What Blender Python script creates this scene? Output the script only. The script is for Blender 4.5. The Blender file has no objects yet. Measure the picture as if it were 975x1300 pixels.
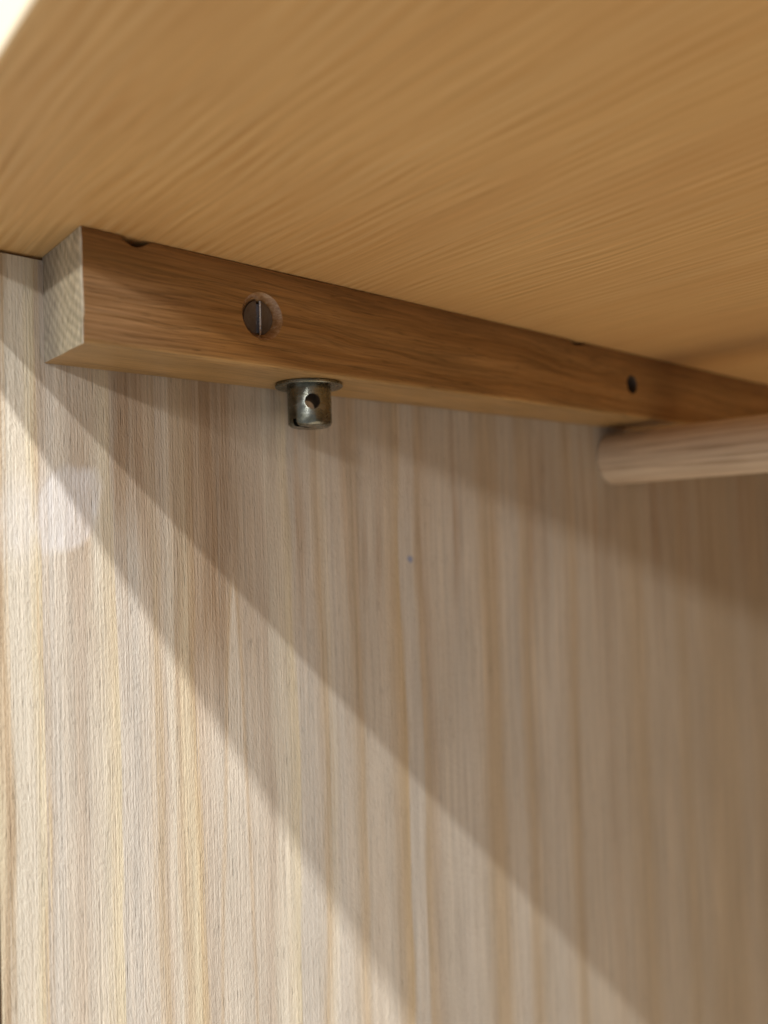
import bpy, bmesh, math, random
from mathutils import Matrix, Vector, noise as mnoise
random.seed(7)
scene = bpy.context.scene
MM = 0.001

# ------------------------------------------------------------------ camera
cam_d = bpy.data.cameras.new("camera")
cam = bpy.data.objects.new("camera", cam_d)
scene.collection.objects.link(cam)
scene.camera = cam
R = ((0.7495980098615916, -0.6611437086047585, -0.03149307678321725),
     (-0.005945340158764001, 0.040852862689412954, -0.9991474776848324),
     (0.6618666606968038, 0.7491461978849017, 0.026692500327650803))
right, down, fwd = Vector(R[0]), Vector(R[1]), Vector(R[2])
m = Matrix.Identity(4)
for i in range(3):
    m[i][0], m[i][1], m[i][2] = right[i], -down[i], -fwd[i]
m[0][3], m[1][3], m[2][3] = -63.2905*MM, -189.6914*MM, -67.1153*MM
cam.matrix_world = m
cam_d.sensor_fit = 'AUTO'
cam_d.sensor_width = 36
cam_d.lens = 1006.581/1300*36
cam_d.clip_start = 0.005
cam_d.clip_end = 50
cam_d.dof.use_dof = True
cam_d.dof.focus_distance = 0.200
cam_d.dof.aperture_fstop = 8.0

# ------------------------------------------------------------------ world and lamps
W = bpy.data.worlds.new("World"); scene.world = W; W.use_nodes = True
bg = W.node_tree.nodes["Background"]
bg.inputs[0].default_value = (1.0, 0.975, 0.94, 1)
bg.inputs[1].default_value = 0.43

EDGE = Vector((-0.0307, 0, 0))          # where the shelf's front edge meets the wall
def lamp(name, slope, my, dist, power, sy, sz, col):
    """ceiling lamp out in the room, seen from the shelf edge in direction (-1, -my, slope)"""
    d = Vector((-1, -my, slope)).normalized()
    ld = bpy.data.lights.new(name, 'AREA'); ld.shape = 'RECTANGLE'
    ld.size = sy; ld.size_y = sz; ld.energy = power; ld.color = col
    o = bpy.data.objects.new(name, ld); scene.collection.objects.link(o)
    o.location = EDGE + d*dist
    z = d; x = Vector((0, 1, 0)); x = (x - z*x.dot(z)).normalized(); y = z.cross(x)
    mm = Matrix.Identity(4)
    for i in range(3):
        mm[i][0], mm[i][1], mm[i][2], mm[i][3] = x[i], y[i], z[i], o.location[i]
    o.matrix_world = mm
    return o
lamp("ceiling_lamp", 1.61, 0.62, 2.0, 80, 0.10, 0.050, (1.0, 0.975, 0.925))
lamp("ceiling_lamp", 1.025, 0.45, 2.6, 62, 0.10, 0.035, (1.0, 0.985, 0.94))
lamp("ceiling_lamp", 0.300, 0.46, 3.2, 43, 2.60, 0.11, (1.0, 0.975, 0.93))

vs = scene.view_settings
vs.view_transform = 'Standard'; vs.look = 'None'; vs.exposure = 0.0; vs.gamma = 1.0
vs.use_curve_mapping = False
scene.render.engine = 'CYCLES'
scene.cycles.max_bounces = 10; scene.cycles.diffuse_bounces = 8

# ------------------------------------------------------------------ node helpers
class G:
    def __init__(s, name):
        s.mat = bpy.data.materials.new(name); s.mat.use_nodes = True
        s.nt = s.mat.node_tree; s.n = s.nt.nodes; s.l = s.nt.links
        s.b = s.n["Principled BSDF"]
    def put(s, sock, v):
        if hasattr(v, 'is_linked'): s.l.new(v, sock)
        elif v is not None: sock.default_value = v
    def M(s, op, a, b=None, c=None, clamp=False):
        n = s.n.new('ShaderNodeMath'); n.operation = op; n.use_clamp = clamp
        for i, v in enumerate((a, b, c)):
            if v is not None: s.put(n.inputs[i], v)
        return n.outputs[0]
    def xyz(s):
        t = s.n.new('ShaderNodeTexCoord'); q = s.n.new('ShaderNodeSeparateXYZ')
        s.l.new(t.outputs['Object'], q.inputs[0]); return q.outputs
    def vec(s, x, y, z):
        n = s.n.new('ShaderNodeCombineXYZ')
        for i, v in enumerate((x, y, z)): s.put(n.inputs[i], v)
        return n.outputs[0]
    def noise(s, v, detail=2.0, rough=0.5, dist=0.0):
        n = s.n.new('ShaderNodeTexNoise'); s.l.new(v, n.inputs['Vector'])
        n.inputs['Scale'].default_value = 1.0
        n.inputs['Detail'].default_value = detail; n.inputs['Roughness'].default_value = rough
        n.inputs['Distortion'].default_value = dist
        return n.outputs['Fac']
    def mapr(s, v, a, b, c=0.0, d=1.0, smooth=False):
        n = s.n.new('ShaderNodeMapRange'); n.clamp = True
        if smooth: n.interpolation_type = 'SMOOTHSTEP'
        s.put(n.inputs['Value'], v)
        for k, q in zip(('From Min', 'From Max', 'To Min', 'To Max'), (a, b, c, d)): s.put(n.inputs[k], q)
        return n.outputs['Result']
    def ramp(s, fac, stops, interp='LINEAR'):
        n = s.n.new('ShaderNodeValToRGB'); r = n.color_ramp; r.interpolation = interp
        r.elements[0].position = stops[0][0]; r.elements[0].color = (*stops[0][1], 1)
        r.elements[1].position = stops[-1][0]; r.elements[1].color = (*stops[-1][1], 1)
        for p, c in stops[1:-1]:
            e = r.elements.new(p); e.color = (*c, 1)
        s.put(n.inputs[0], fac); return n.outputs[0]
    def mix(s, f, a, b, mode='MIX'):
        n = s.n.new('ShaderNodeMix'); n.data_type = 'RGBA'; n.blend_type = mode
        s.put(n.inputs[0], f)
        for i, v in ((6, a), (7, b)):
            s.put(n.inputs[i], (*v, 1) if isinstance(v, tuple) and len(v) == 3 else v)
        return n.outputs[2]
    def gain(s, c, g):
        n = s.n.new('ShaderNodeVectorMath'); n.operation = 'SCALE'
        s.put(n.inputs[0], c); s.put(n.inputs['Scale'], g); return n.outputs[0]
    def bump(s, h, dist, strength=1.0, prev=None):
        n = s.n.new('ShaderNodeBump'); n.inputs['Strength'].default_value = strength
        n.inputs['Distance'].default_value = dist; s.l.new(h, n.inputs['Height'])
        if prev is not None: s.l.new(prev, n.inputs['Normal'])
        return n.outputs[0]
    def done(s, col, rough, normal=None, spec=0.5, metal=0.0):
        s.put(s.b.inputs['Base Color'], (*col, 1) if isinstance(col, tuple) else col)
        s.put(s.b.inputs['Roughness'], rough)
        s.b.inputs['Specular IOR Level'].default_value = spec
        s.b.inputs['Metallic'].default_value = metal
        if normal is not None: s.l.new(normal, s.b.inputs['Normal'])
        return s.mat

def gaussf(g, v, c, w):
    """smooth bump 1 at v=c falling to 0 at |v-c|=w"""
    return g.mapr(g.M('ABSOLUTE', g.M('SUBTRACT', v, c)), 0.0, w, 1.0, 0.0, True)

# ------------------------------------------------------------------ the pale bare wood of the side panel
def mat_panel():
    g = G("bare_ash_veneer")
    x, y, z = g.xyz()
    # slow wander of the grain lines, in metres
    w1 = g.M('MULTIPLY', g.M('SUBTRACT', g.noise(g.vec(g.M('MULTIPLY', x, 18.0), 0.0, g.M('MULTIPLY', z, 9.0)), 2), 0.5), 0.0085)
    w2 = g.M('MULTIPLY', g.M('SUBTRACT', g.noise(g.vec(g.M('MULTIPLY', x, 160.0), 3.0, g.M('MULTIPLY', z, 26.0)), 3), 0.5), 0.0014)
    w3 = g.M('MULTIPLY', g.M('SUBTRACT', g.noise(g.vec(g.M('MULTIPLY', x, 1300.0), 6.0, g.M('MULTIPLY', z, 9.0)), 3, .7), 0.5), 0.0058)
    xw = g.M('ADD', g.M('ADD', x, w1), g.M('ADD', w2, w3))
    P = (.685, .618, .485); Gy = (.605, .556, .502); B = (.42, .32, .225); T = (.54, .445, .335); O = (.575, .46, .315); C = (.665, .622, .555)
    Gb = (.605, .570, .535); D = (.555, .488, .425)
    mmL = [(-14, P), (-11.0, P), (-10.2, T), (-9.2, B), (-8.5, T), (-7.6, C), (-4.5, C), (-2.0, P), (-1.6, O), (-1.2, D), (1.0, Gb), (3.5, Gy), (6.0, D), (8.0, Gy),
           (11.0, C), (14.8, P), (15.4, P), (15.8, Gb), (20, Gb), (24.0, Gy), (26.5, T), (28.0, D), (30.0, C), (32, T), (34.5, P), (36.8, O), (37.9, D), (43, Gy), (48, D), (53, Gy), (58.5, D)]
    lo, hi = -14.0, 58.5
    cl = g.ramp(g.mapr(xw, lo*MM, hi*MM), [((a-lo)/(hi-lo), c) for a, c in mmL])
    mmR = [(58.5, D), (60.2, C), (63, C), (67.3, P), (68.3, Gb), (73, Gb), (75.5, Gy), (77.5, T), (80.5, C), (83, Gb), (88, Gy), (92.2, T), (95, Gy),
           (103, Gy), (108, T), (110.5, O), (112, Gb), (117, Gb), (118.5, T), (123, D), (126, Gy), (137, Gb), (146, Gy), (151, T), (156, T), (161, Gy), (168, Gb), (174, T), (181, Gy), (190, Gb)]
    lo2, hi2 = 58.5, 190.0
    cr = g.ramp(g.mapr(xw, lo2*MM, hi2*MM), [((a-lo2)/(hi2-lo2), c) for a, c in mmR])
    mm3 = [(190, Gb), (197, Gy), (203, T), (208, Gy), (222, Gy), (229, D), (235, Gy), (252, T), (262, Gy), (280, Gy), (290, T), (300, Gy), (318, T), (330, T), (338, T), (352, Gy), (372, T), (390, Gy), (430, T), (450, Gy), (520, T)]
    lo3, hi3 = 190.0, 520.0
    c3 = g.ramp(g.mapr(xw, lo3*MM, hi3*MM), [((a-lo3)/(hi3-lo3), c) for a, c in mm3])
    col = g.mix(g.M('GREATER_THAN', xw, hi*MM), cl, cr)
    col = g.mix(g.M('GREATER_THAN', xw, hi2*MM), col, c3)
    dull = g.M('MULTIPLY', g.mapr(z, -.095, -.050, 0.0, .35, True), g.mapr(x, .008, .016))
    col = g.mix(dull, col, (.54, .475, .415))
    right = g.mapr(x, .10, .34, 0.0, .62, True)  # wood darkened towards the deep end, its shade painted in
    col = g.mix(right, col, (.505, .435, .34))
    # browner figure high up, around the flame-shaped tip
    bz = g.mapr(z, -0.128, -0.085, 0.0, 1.0, True)
    b1 = g.M('MULTIPLY', gaussf(g, xw, 0.043, 0.017), bz)
    b2 = g.M('MULTIPLY', gaussf(g, xw, 0.0205, 0.008), g.mapr(z, -0.075, -0.045, 0.0, 0.9, True))
    br = g.M('MAXIMUM', b1, b2)
    streak = g.noise(g.vec(g.M('MULTIPLY', xw, 420.0), 5.0, g.M('MULTIPLY', z, 10.0)), 3, .6)
    br = g.M('MULTIPLY', br, g.mapr(streak, .30, .58, .45, 1.0))
    col = g.mix(br, col, (.37, .265, .18))
    # reddish-brown streaks that fade out downwards, under the batten
    st = g.noise(g.vec(g.M('MULTIPLY', xw, 130.0), 11.0, g.M('MULTIPLY', z, 5.0)), 4, .6)
    st = g.M('MULTIPLY', g.mapr(st, .49, .63, 0.0, .66), g.mapr(z, -.120, -.060, 0.10, 1.0, True))
    col = g.mix(st, col, (.40, .29, .20))
    # the pale flame: half width grows with the root of the distance below the tip
    tipd = g.M('MAXIMUM', g.M('SUBTRACT', -0.0765, z), 0.0)
    half = g.M('MULTIPLY', g.M('POWER', tipd, 0.62), 0.020)
    xc = g.M('ADD', 0.0488, g.M('MULTIPLY', tipd, -0.012))
    fl = g.M('SUBTRACT', half, g.M('ABSOLUTE', g.M('SUBTRACT', g.M('ADD', x, w2), xc)))
    fl_e = g.M('MULTIPLY', gaussf(g, fl, 0.0, 0.0011), g.mapr(tipd, 0.0, .004))
    col = g.mix(g.M('MULTIPLY', g.mapr(fl, 0.0, 0.0006), 0.8), col, (.63, .585, .53))
    col = g.mix(g.M('MULTIPLY', fl_e, 0.5), col, (.52, .40, .27))
    # fibres and pores
    f1 = g.noise(g.vec(g.M('MULTIPLY', x, 2300.0), 0.0, g.M('MULTIPLY', z, 22.0)), 4, .62)
    f2 = g.noise(g.vec(g.M('MULTIPLY', x, 430.0), 9.0, g.M('MULTIPLY', z, 7.0)), 3, .6)
    pore = g.noise(g.vec(g.M('MULTIPLY', x, 2900.0), 2.0, g.M('MULTIPLY', z, 150.0)), 2, .5)
    big = g.noise(g.vec(g.M('MULTIPLY', x, 45.0), 2.0, g.M('MULTIPLY', z, 14.0)), 3, .55)
    gain = g.M('MULTIPLY', g.mapr(f1, .25, .75, .74, 1.22), g.mapr(f2, .25, .75, .88, 1.10))
    gain = g.M('MULTIPLY', gain, g.mapr(pore, .25, .38, .58, 1.0))
    gain = g.M('MULTIPLY', gain, g.mapr(big, .3, .7, .93, 1.06))
    col = g.gain(col, gain)
    warm = g.mapr(f2, .52, .72, 0.0, .16)
    col = g.mix(warm, col, (.58, .47, .33))
    dk = g.mapr(g.noise(g.vec(g.M('MULTIPLY', xw, 480.0), 7.0, g.M('MULTIPLY', z, 14.0)), 4, .7), .53, .72, 0.0, .38)
    col = g.mix(dk, col, (.42, .335, .275))
    col = g.mix(1.0, col, (.985, .975, .935), 'MULTIPLY')
    # dried filler smear, whitish, with its own outline
    nz = g.M('MULTIPLY', g.M('SUBTRACT', g.noise(g.vec(g.M('MULTIPLY', x, 190.0), 0.0, g.M('MULTIPLY', z, 190.0)), 5, .6), .5), .0065)
    def blob(cx, cz, rx, rz, p, tilt=0.0):
        dx = g.M('DIVIDE', g.M('ADD', g.M('SUBTRACT', x, cx), g.M('MULTIPLY', g.M('SUBTRACT', z, cz), tilt)), rx)
        dz = g.M('DIVIDE', g.M('SUBTRACT', z, cz), rz)
        r = g.M('POWER', g.M('ADD', g.M('POWER', g.M('ABSOLUTE', dx), p), g.M('POWER', g.M('ABSOLUTE', dz), p)), 1.0/p)
        return g.M('ADD', r, g.M('MULTIPLY', nz, 48.0))
    k1 = blob(.0044, -.0590, .0082, .0110, 2.5, -.26)
    k2 = blob(-.0050, -.0610, .0095, .0115, 2.0, -.20)
    patch = g.M('MAXIMUM', g.mapr(k1, .78, 1.05, .88, 0.0, True), g.mapr(k2, .30, 1.2, .55, 0.0, True))
    dens = g.M('MULTIPLY', patch, g.mapr(g.noise(g.vec(g.M('MULTIPLY', x, 520.0), 4.0, g.M('MULTIPLY', z, 70.0)), 4, .65), .30, .64, .26, .74))
    col = g.mix(dens, col, (.70, .70, .735))
    # blue pen dot
    ddx = g.M('SUBTRACT', x, .1150); ddz = g.M('SUBTRACT', z, -.0761)
    dr = g.M('ADD', g.M('SQRT', g.M('ADD', g.M('MULTIPLY', ddx, ddx), g.M('MULTIPLY', ddz, ddz))), g.M('MULTIPLY', nz, .5))
    col = g.mix(g.mapr(dr, .0004, .0015, .65, 0.0), col, (.12, .20, .45))
    # raised fuzzy grain that the low light rakes
    fz = g.noise(g.vec(g.M('ADD', g.M('MULTIPLY', x, 1900.0), g.M('MULTIPLY', z, 300.0)), 0.0, g.M('MULTIPLY', z, 560.0)), 3, .7)
    h = g.M('ADD', g.M('MULTIPLY', f1, .45), g.M('MULTIPLY', fz, .65))
    h = g.M('ADD', h, g.M('MULTIPLY', g.mapr(pore, .24, .40), .25))
    h = g.M('MULTIPLY', h, g.M('SUBTRACT', 1.0, g.M('MULTIPLY', dens, .45)))
    n1 = g.bump(h, .00037, 1.0)
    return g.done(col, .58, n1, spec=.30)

def mat_shelf():
    g = G("lacquered_pine_board")
    x, y, z = g.xyz()
    w1 = g.M('MULTIPLY', g.M('SUBTRACT', g.noise(g.vec(g.M('MULTIPLY', x, 16.0), g.M('MULTIPLY', y, 7.0), 0.0), 2), .5), .009)
    w2 = g.M('MULTIPLY', g.M('SUBTRACT', g.noise(g.vec(g.M('MULTIPLY', x, 130.0), g.M('MULTIPLY', y, 22.0), 0.0), 2), .5), .0022)
    xw = g.M('ADD', g.M('ADD', x, w1), w2)
    sine = g.M('SINE', g.M('ADD', g.M('MULTIPLY', xw, 2050.0), g.M('MULTIPLY', g.noise(g.vec(g.M('MULTIPLY', x, 55.0), g.M('MULTIPLY', y, 9.0), 8.0), 2), 16.0)))
    amp = g.mapr(g.noise(g.vec(g.M('MULTIPLY', xw, 70.0), g.M('MULTIPLY', y, 48.0), 3.0), 3), .40, .62, .0, .15)
    rn = g.noise(g.vec(g.M('MULTIPLY', xw, 620.0), g.M('MULTIPLY', y, 4.0), 0.0), 2, .55)
    rings = g.M('ADD', g.M('ADD', .5, g.M('MULTIPLY', g.M('SUBTRACT', rn, .5), .40)), g.M('MULTIPLY', sine, amp))
    broad = g.noise(g.vec(g.M('MULTIPLY', xw, 60.0), g.M('MULTIPLY', y, 3.0), 4.0), 2, .5)
    fine = g.noise(g.vec(g.M('MULTIPLY', xw, 1500.0), g.M('MULTIPLY', y, 30.0), 1.0), 3, .6)
    fac = g.M('ADD', g.mapr(rings, .32, .66, 0.0, .72), g.M('MULTIPLY', g.M('SUBTRACT', broad, .5), .45))
    col = g.ramp(fac, [(0.0, (.62, .355, .130)), (.40, (.725, .455, .190)), (1.0, (.80, .555, .265))])
    col = g.gain(col, g.mapr(fine, .25, .75, .86, 1.12))
    tint = g.noise(g.vec(g.M('MULTIPLY', x, 22.0), g.M('MULTIPLY', y, 12.0), 6.0), 3, .55)
    col = g.mix(g.mapr(tint, .42, .68, 0.0, .30), col, (.56, .30, .115))
    n1 = g.bump(g.M('ADD', g.M('MULTIPLY', rings, .5), g.M('MULTIPLY', fine, .4)), .00014, .7)
    return g.done(col, .42, n1, spec=.35)

def mat_batten():
    g = G("amber_hardwood")
    x, y, z = g.xyz()
    w = g.M('MULTIPLY', g.M('SUBTRACT', g.noise(g.vec(g.M('MULTIPLY', x, 22.0), g.M('MULTIPLY', y, 60.0), g.M('MULTIPLY', z, 60.0)), 2), .5), .007)
    # the figure runs along the batten and drifts slightly down to the right
    v = g.M('ADD', g.M('ADD', z, g.M('MULTIPLY', y, -.7)), g.M('ADD', w, g.M('MULTIPLY', x, .035)))
    rings = g.noise(g.vec(g.M('MULTIPLY', x, 5.0), 0.0, g.M('MULTIPLY', v, 330.0)), 3, .55)
    fib = g.noise(g.vec(g.M('MULTIPLY', x, 45.0), g.M('MULTIPLY', y, 1800.0), g.M('MULTIPLY', g.M('ADD', z, g.M('MULTIPLY', w, .25)), 1800.0)), 4, .6)
    big = g.noise(g.vec(g.M('MULTIPLY', x, 24.0), g.M('MULTIPLY', y, 90.0), g.M('MULTIPLY', z, 90.0)), 3, .5)
    pore = g.noise(g.vec(g.M('MULTIPLY', x, 170.0), g.M('MULTIPLY', y, 2600.0), g.M('MULTIPLY', z, 2600.0)), 2, .5)
    col = g.ramp(rings, [(.22, (.205, .094, .027)), (.42, (.30, .150, .048)), (.55, (.355, .190, .067)), (.78, (.415, .235, .091))])
    # darker band along the top edge
    top = g.mapr(g.M('ADD', z, g.M('MULTIPLY', w, .6)), -.009, -.0005, 0.0, .55, True)
    col = g.mix(top, col, (.19, .085, .030))
    # paler fibres low down near the cut end
    pale_end = g.M('MULTIPLY', g.mapr(x, .002, .036, .75, 0.0, True), g.mapr(z, -.006, -.012, 0.0, 1.0, True))
    col = g.mix(g.M('MULTIPLY', pale_end, g.mapr(fib, .3, .6, .4, 1.0)), col, (.46, .30, .17))
    under = g.mapr(z, -.0236, -.0246, 0.0, .75)  # underside lightened, light bounced off the panel painted into it
    col = g.mix(under, col, (.50, .315, .130))
    gain = g.M('MULTIPLY', g.mapr(fib, .27, .73, .66, 1.28), g.mapr(big, .3, .7, .84, 1.10))
    gain = g.M('MULTIPLY', gain, g.mapr(pore, .27, .39, .55, 1.0))
    vein = g.noise(g.vec(g.M('MULTIPLY', x, 7.0), 2.0, g.M('MULTIPLY', v, 210.0)), 3, .5)
    gain = g.M('MULTIPLY', gain, g.mapr(g.M('ABSOLUTE', g.M('SUBTRACT', vein, .5)), 0.0, .018, .74, 1.0))
    col = g.gain(col, gain)
    n1 = g.bump(g.M('ADD', fib, g.M('MULTIPLY', rings, .5)), .00016, .7)
    return g.done(col, .40, n1, spec=.45)

def mat_endgrain():
    g = G("sawn_end_grain")
    x, y, z = g.xyz()
    d = g.M('ADD', g.M('MULTIPLY', y, .80), g.M('MULTIPLY', z, .22))
    a = g.noise(g.vec(0.0, g.M('MULTIPLY', d, 2100.0), g.M('MULTIPLY', z, 200.0)), 4, .68)
    b = g.noise(g.vec(2.0, g.M('MULTIPLY', y, 140.0), g.M('MULTIPLY', z, 140.0)), 3, .55)
    col = g.ramp(a, [(.34, (.30, .24, .155)), (.5, (.60, .51, .35)), (.66, (.80, .715, .54))])
    col = g.gain(col, g.mapr(b, .3, .7, .82, 1.12))
    # greyer and darker towards the wall
    wall_grey = g.M('MULTIPLY', g.mapr(g.M('ADD', y, g.M('MULTIPLY', g.M('SUBTRACT', b, .5), .010)), -.017, -.002, 0.0, .85, True), g.mapr(a, .3, .7, 1.0, .7))
    col = g.mix(wall_grey, col, (.24, .215, .19))
    rr = g.M('SQRT', g.M('ADD', g.M('POWER', g.M('ADD', y, .046), 2.0), g.M('POWER', g.M('ADD', z, -.022), 2.0)))
    ring = g.M('SINE', g.M('ADD', g.M('MULTIPLY', rr, 2900.0), g.M('MULTIPLY', b, 9.0)))
    col = g.gain(col, g.mapr(ring, -1.0, 1.0, .84, 1.10))
    edge = g.M('MULTIPLY', g.mapr(y, -.0226, -.0240, 0.0, 1.0), g.mapr(b, .38, .58, .15, .95))
    col = g.mix(edge, col, (.86, .80, .68))
    n1 = g.bump(a, .00045, .9)
    return g.done(col, .75, n1, spec=.2)

def mat_rim():
    g = G("bored_wood")
    x, y, z = g.xyz()
    a = g.noise(g.vec(g.M('MULTIPLY', x, 700.0), g.M('MULTIPLY', y, 900.0), g.M('MULTIPLY', z, 1500.0)), 3, .6)
    col = g.ramp(a, [(.3, (.27, .14, .058)), (.55, (.37, .215, .105)), (.75, (.49, .34, .20))])
    return g.done(col, .24, g.bump(a, .0002, .7), spec=.9)

def mat_dowel():
    g = G("beech_dowel_wood")
    x, y, z = g.xyz()     # local: y along the rod
    a = g.noise(g.vec(g.M('MULTIPLY', x, 700.0), g.M('MULTIPLY', y, 14.0), g.M('MULTIPLY', z, 700.0)), 4, .65)
    f = g.noise(g.vec(g.M('MULTIPLY', x, 1900.0), g.M('MULTIPLY', y, 60.0), g.M('MULTIPLY', z, 1900.0)), 3, .6)
    col = g.ramp(a, [(.30, (.42, .295, .20)), (.5, (.66, .52, .385)), (.70, (.76, .63, .49))])
    col = g.gain(col, g.mapr(f, .25, .75, .86, 1.10))
    return g.done(col, .55, g.bump(f, .00012, .6), spec=.3)

def mat_steel(name, base, r0, r1, tarn):
    g = G(name)
    x, y, z = g.xyz()
    a = g.noise(g.vec(g.M('MULTIPLY', x, 420.0), g.M('MULTIPLY', y, 420.0), g.M('MULTIPLY', z, 520.0)), 4, .65)
    b = g.noise(g.vec(g.M('MULTIPLY', x, 120.0), g.M('MULTIPLY', y, 120.0), g.M('MULTIPLY', z, 160.0)), 3, .6)
    c = g.noise(g.vec(g.M('MULTIPLY', x, 60.0), g.M('MULTIPLY', y, 60.0), g.M('MULTIPLY', z, 4200.0)), 2, .5)
    col = g.mix(g.mapr(b, .40, .68, 0.0, .8), base, tarn)
    col = g.gain(col, g.mapr(a, .25, .75, .70, 1.2))
    rough = g.mapr(a, .3, .7, r0, r1)
    n1 = g.bump(g.M('ADD', a, g.M('MULTIPLY', c, .5)), .000028, .6)
    return g.done(col, rough, n1, metal=1.0)

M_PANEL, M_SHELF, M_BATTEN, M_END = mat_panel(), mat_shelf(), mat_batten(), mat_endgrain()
M_RIM, M_DOWEL = mat_rim(), mat_dowel()
M_STEEL = mat_steel("tarnished_steel", (.27, .285, .265), .17, .34, (.10, .095, .055))
M_GLINT = mat_steel("glint_steel", (.80, .81, .84), .20, .32, (.62, .62, .64))
M_SCREW = mat_steel("browned_screw_steel", (.19, .19, .235), .26, .44, (.09, .082, .092))
g = G("hole_shade_brown"); M_BORE = g.done((.040, .024, .014), .6)  # near-black for the hole walls, shade inside painted in
g = G("front_face_lit"); M_FRONT_LIT = g.done((.66, .57, .43), .5)  # board's front face made paler, strong lamp light put into its colour
def mat_dark():
    g = G("low_bounce_board"); x, y, z = g.xyz()
    a = g.noise(g.vec(g.M('MULTIPLY', x, 160.0), g.M('MULTIPLY', y, 160.0), g.M('MULTIPLY', z, 6.0)), 3, .6)
    return g.done(g.ramp(a, [(.3, (.20, .105, .036)), (.7, (.30, .17, .07))]), .5)
M_DARK = mat_dark()
def mat_pine():
    g = G("pale_bounce_board"); x, y, z = g.xyz()
    a = g.noise(g.vec(g.M('MULTIPLY', x, 160.0), g.M('MULTIPLY', y, 6.0), 0.0), 3, .6)
    return g.done(g.ramp(a, [(.3, (.52, .42, .30)), (.7, (.66, .57, .44))]), .5)
M_PINE = mat_pine()
g = G("dark_brown_edge"); M_EDGE = g.done((.045, .022, .010), .6)

# ------------------------------------------------------------------ mesh helpers
def link(name, bm, mats, parent=None, smooth=False):
    me = bpy.data.meshes.new(name)
    bmesh.ops.recalc_face_normals(bm, faces=bm.faces)
    bm.to_mesh(me); bm.free()
    for mt in (mats if isinstance(mats, (list, tuple)) else [mats]): me.materials.append(mt)
    if smooth:
        for p in me.polygons: p.use_smooth = True
    o = bpy.data.objects.new(name, me); scene.collection.objects.link(o)
    if parent: o.parent = parent
    return o

def box_bm(x0, x1, y0, y1, z0, z1, bev=0.0, seg=2):
    bm = bmesh.new(); bmesh.ops.create_cube(bm, size=1)
    for v in bm.verts:
        v.co = Vector(((x0+x1)/2+v.co.x*(x1-x0), (y0+y1)/2+v.co.y*(y1-y0), (z0+z1)/2+v.co.z*(z1-z0)))
    if bev: bmesh.ops.bevel(bm, geom=bm.edges[:], offset=bev, segments=seg, affect='EDGES', profile=.5)
    return bm

def structure(o, label, cat):
    o['kind'] = 'structure'; o['label'] = label; o['category'] = cat
    return o
def tag(o, label, cat):
    o['label'] = label; o['category'] = cat
    return o

def lathe_bm(prof, seg=64, mat_idx=None):
    """prof: (radius, z) from the axis outwards and back to the axis, turned about z"""
    bm = bmesh.new(); rings = []
    for r, z in prof:
        if r < 1e-7: rings.append([bm.verts.new((0, 0, z))])
        else: rings.append([bm.verts.new((r*math.cos(2*math.pi*k/seg), r*math.sin(2*math.pi*k/seg), z)) for k in range(seg)])
    for a, b in zip(rings, rings[1:]):
        for k in range(seg):
            q = (k+1) % seg
            if len(a) == 1: bm.faces.new((a[0], b[q], b[k]))
            elif len(b) == 1: bm.faces.new((a[k], a[q], b[0]))
            else: bm.faces.new((a[k], a[q], b[q], b[k]))
    return bm

def cut(o, cutters):
    """boolean-subtract each cutter mesh object from o, then delete the cutters"""
    for c in cutters:
        md = o.modifiers.new("b", 'BOOLEAN'); md.operation = 'DIFFERENCE'; md.object = c; md.solver = 'EXACT'
        md.material_mode = 'TRANSFER'
    bpy.context.view_layer.update()
    dg = bpy.context.evaluated_depsgraph_get()
    me = bpy.data.meshes.new_from_object(o.evaluated_get(dg))
    o.modifiers.clear(); old = o.data; o.data = me; me.name = old.name
    bpy.data.meshes.remove(old)
    for c in cutters:
        cm = c.data; bpy.data.objects.remove(c); bpy.data.meshes.remove(cm)
    return o

def shade_by_angle(o, deg=35):
    for p in o.data.polygons: p.use_smooth = True
    o.data.set_sharp_from_angle(angle=math.radians(deg))

# ------------------------------------------------------------------ the cupboard: panels
XB = 0.52; ZB = -0.60; YW = -0.85
side = structure(link("side_panel", box_bm(-.0120, XB, 0.0, .018, ZB, -.0008), M_PANEL),
                 "pale bare-wood side panel with vertical grain and a whitish filler smear", "side panel")
link("edge_strip", box_bm(-.0150, -.0120, -.00015, .018, ZB, -.0008), M_EDGE, side)  # dark brown strip at the panel's front edge
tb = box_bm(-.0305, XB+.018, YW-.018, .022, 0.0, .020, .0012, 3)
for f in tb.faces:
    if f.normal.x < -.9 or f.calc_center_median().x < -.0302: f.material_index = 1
structure(link("top_panel", tb, [M_SHELF, M_FRONT_LIT]),
          "smooth honey-coloured board overhead with fine straight grain", "top board")
def mirror_panel(name, label, cat, args, mat):
    return structure(link(name, box_bm(*args), mat), label, cat)
mirror_panel("back_panel", "wooden back panel closing the cupboard at the deep end", "back panel", (XB, XB+.012, YW, .0, ZB, -.0008), M_DARK)  # unseen back, browned to cut and warm the bounce
mirror_panel("bounce_base_panel", "unseen wooden floor board, set high and pale to bounce light up", "floor board", (-.012, XB, YW, .0, ZB-.018, ZB), M_PINE)  # unseen floor, raised and made pale to bounce lamp light up
far = structure(link("side_panel", box_bm(-.0120, XB, YW-.018, YW, ZB, -.0008), M_PANEL),
                "far side panel of the cupboard opposite the batten", "side panel")

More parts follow.
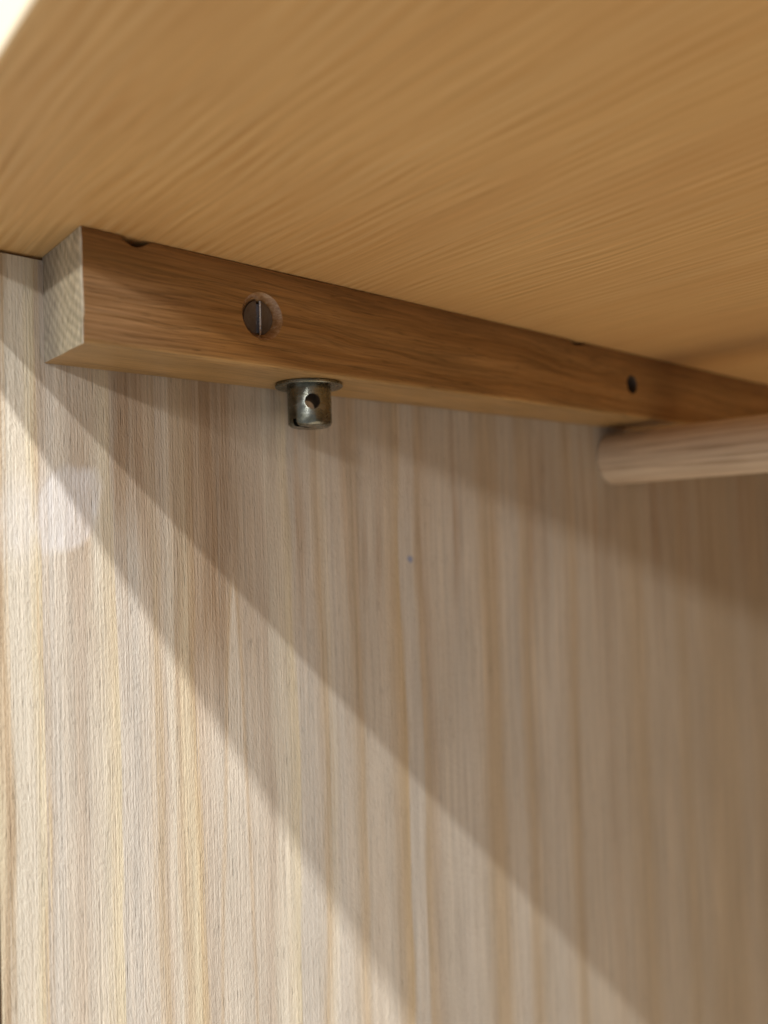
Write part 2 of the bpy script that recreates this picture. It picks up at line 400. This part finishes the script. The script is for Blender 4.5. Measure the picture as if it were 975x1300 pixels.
# ------------------------------------------------------------------ the batten
BH, BD, BL = .0250, .02424, .515
def batten_bm():
    prof = []                                  # (y, z) round the section, 0.5 mm arrises
    def arc(cy, cz, r, a0, a1, n=3):
        for k in range(n+1):
            a = math.radians(a0+(a1-a0)*k/n); prof.append((cy+r*math.cos(a), cz+r*math.sin(a)))
    r = .0006
    T = -.00012
    prof.append((-.0002, T)); prof.append((-.0002, -BH))
    for k in range(1, 6): prof.append((-BD*k/6, -BH))
    arc(-BD+r, -BH+r, r, 270, 180)
    for k in range(1, 8): prof.append((-BD, -BH+r+(BH-2*r+T)*k/8))
    arc(-BD+r*.6, T-r*.6, r*.6, 180, 90)
    for k in range(1, 4): prof.append((-BD+r+(BD-2*r)*k/4, T))
    bm = bmesh.new(); rows = []
    xs = [0, .0006, .0015, .003, .005, .007] + [.0085+.0012*i for i in range(8)] + [.0195+.005*i for i in range(25)] + \
         [.1455+.005*i for i in range(5)] + [.170+.0015*i for i in range(12)] + [.19+.02*i for i in range(17)] + [BL]
    xs = sorted(set(round(q, 6) for q in xs))
    for x in xs:
        row = []
        for y, z in prof:
            yy, zz = y, z
            nz = mnoise.noise(Vector((x*40, y*120, z*120)))
            if y < -.001:
                if abs(z+BH) < .0009: zz += .00022*nz
                if y < -BD+.0009: yy += .00022*nz
            # gaps chipped out of the top front arris
            for cx, wd, dp in ((.0120, .0034, .0019), (.178, .0055, .0015), (.060, .010, .0002)):
                t = max(0.0, 1-((x-cx)/wd)**2)
                if z > -.0016 and y < -BD+.003: zz -= dp*t*(1 if z > -.0008 else .5)
            xx = x
            if x == 0:                          # ragged saw cut
                xx += .00012*mnoise.noise(Vector((y*500, z*500, 1.0))) + .00012*mnoise.noise(Vector((y*1500, z*1500, 4.0)))
                if y < -BD+.0008: xx += .00025*max(0, mnoise.noise(Vector((z*260, 2.2, 0)))) + .0005*math.exp(-((z+.0175)/.0022)**2)
            row.append(bm.verts.new((xx, yy, zz)))
        rows.append(row)
    n = len(prof)
    for a, b in zip(rows, rows[1:]):
        for k in range(n):
            bm.faces.new((a[k], a[(k+1) % n], b[(k+1) % n], b[k]))
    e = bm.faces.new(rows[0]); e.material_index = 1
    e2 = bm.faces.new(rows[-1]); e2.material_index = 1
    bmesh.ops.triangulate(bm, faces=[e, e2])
    return bm
def thing(name, loc):
    o = bpy.data.objects.new(name, None); scene.collection.objects.link(o)
    o.location = loc; o.empty_display_size = .01
    return o
def under(o, root):
    """make o a part of root without moving it"""
    o.parent = root; o.matrix_parent_inverse = Matrix.Translation(-Vector(root.location))
    return o
batten = thing("wooden_batten", (BL/2, -BD/2, -BH))
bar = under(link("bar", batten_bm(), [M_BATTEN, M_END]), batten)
tag(batten, "amber-brown wooden batten with sawn end screwed along the top of the pale panel", "batten")

def recess_cutter(cx, cz, r_out, r_in, cone, depth, mt):
    # axis along y, opening on the batten's front face
    prof = [(0, -.004), (r_out+.0006, -.004), (r_out+.0002, -.00005), (r_out, .0002), (r_in, cone), (r_in, depth), (0, depth)]
    bm = lathe_bm(prof, 48)
    for v in bm.verts:
        x, y, z = v.co; wob = 1+.025*mnoise.noise(Vector((x*300, y*300, z*300+cx*100)))
        v.co = Vector((cx+x*wob, -BD+z, cz-y*wob))
    return link("cutter", bm, mt)
S1 = (.0447, -.0123); S2 = (.2138, -.0123)
cut(bar, [recess_cutter(*S1, .0058, .0043, .0021, .0040, M_RIM), recess_cutter(*S2, .0035, .0031, .0008, .0085, M_BORE)])
shade_by_angle(bar, 40)

def make_screw(rad, loc):
    """flat slotted head facing -y, slot upright; origin at the middle of the head's face"""
    prof = [(0, -.0016), (rad*.72, -.0016), (rad, -.0004), (rad, -.00015), (rad*.975, 0.0), (rad*.5, .00006), (0, .00008)]
    o = link("screw", lathe_bm(prof, 48), M_SCREW)
    bm = bmesh.new(); L = rad*1.2           # splayed slot, side walls in brighter steel as a painted glint
    sec = [(-.0012, .0008), (-.00072, .00006), (-.00046, -.00030), (-.00046, -.0011), (.00046, -.0011), (.00046, -.00030), (.00072, .00006), (.0012, .0008)]
    a = [bm.verts.new((px, -L, pz)) for px, pz in sec]; b = [bm.verts.new((px, L, pz)) for px, pz in sec]
    bm.faces.new(a); bm.faces.new(b[::-1])
    for k in range(8): bm.faces.new((a[k], b[k], b[(k+1) % 8], a[(k+1) % 8]))
    bmesh.ops.recalc_face_normals(bm, faces=bm.faces)
    for f in bm.faces:
        if abs(f.normal.x) > .3: f.material_index = 1
    c = link("cutter", bm, [M_SCREW, M_GLINT])
    cut(o, [c]); shade_by_angle(o, 30)
    o.rotation_euler = (math.radians(96), math.radians(-3), 0)
    o.location = loc
    return under(o, batten)
s1 = make_screw(.00425, (S1[0], -BD+.0019, S1[1]))
s1['label'] = "brown steel slotted screw in the wide recess near the batten's sawn end"
s2 = s1.copy(); scene.collection.objects.link(s2); under(s2, batten)
s2.location = (S2[0], -BD+.0068, S2[1]); s2.scale = (.76, .76, .76)
s2['label'] = "dark screw sunk deep in the narrow hole near the rod"

# ------------------------------------------------------------------ flanged steel barrel under the batten
FC = Vector((.0671, -.0123, -BH-.0002))
def barrel_bm(r=.0061, top=-.0008, L=.0120, fil=.0014):
    prof = [(0, top), (r, top), (r, -.004), (r, -L+fil)]
    for k in range(1, 6):
        a = math.radians(90*k/5); prof.append((r-fil+fil*math.cos(a), -L+fil-fil*math.sin(a)))
    prof.append((0, -L)); return lathe_bm(prof, 96)
fitting = thing("metal_fitting", FC)
barrel = link("barrel", barrel_bm(), M_STEEL)
def rod_cutter(r, length, dirv, at):
    bm = bmesh.new(); bmesh.ops.create_cone(bm, cap_ends=True, segments=48, radius1=r, radius2=r, depth=length)
    q = Vector((0, 0, 1)).rotation_difference(dirv.normalized()).to_matrix().to_4x4()
    bmesh.ops.transform(bm, matrix=Matrix.Translation(at) @ q, verts=bm.verts)
    return link("cutter", bm, M_STEEL)
hole = rod_cutter(.0021, .03, Vector((-.47, -.88, 0)), Vector((0, 0, -.0056)))
slot = box_bm(-.02, .0, -.00062, .00062, -.014, -.0101)
bmesh.ops.transform(slot, matrix=Matrix.Rotation(math.atan2(.19, .98), 4, 'Z'), verts=slot.verts)
hole.data.materials[0] = M_BORE
slot2 = link("cutter", slot, M_STEEL)
cut(barrel, [hole, slot2])
bmw = bmesh.new(); bmw.from_mesh(barrel.data)
bmw.to_mesh(barrel.data); bmw.free()
shade_by_angle(barrel, 32)
barrel.parent = fitting
tag(fitting, "small steel barrel with a round cross hole, hanging flanged under the wooden batten", "metal fitting")
fl = link("flange", lathe_bm([(.0020, 0), (.0092, 0), (.0094, -.0002), (.0094, -.0007), (.0091, -.00095), (.0062, -.0010), (.0020, -.0010), (.0020, 0)], 96), M_STEEL, fitting)
shade_by_angle(fl, 32)

# ------------------------------------------------------------------ the rod
dl = -YW-.0006
prof = [(0, 0), (.0108, 0), (.0108, -.0004)] + [(.0108, -.001-(dl-.002)*k/20) for k in range(21)] + [(.0108, -dl+.0006), (.0100, -dl), (0, -dl)]
bm = lathe_bm(prof, 64)
for v in bm.verts: v.co = Vector((v.co.x, v.co.z, v.co.y))
rod = link("clothes_rail", bm, M_DOWEL); shade_by_angle(rod, 40)
rod.location = (.2352, -.0003, -.0385)
tag(rod, "pinkish-tan round wooden rod meeting the panel just below the batten", "rod")
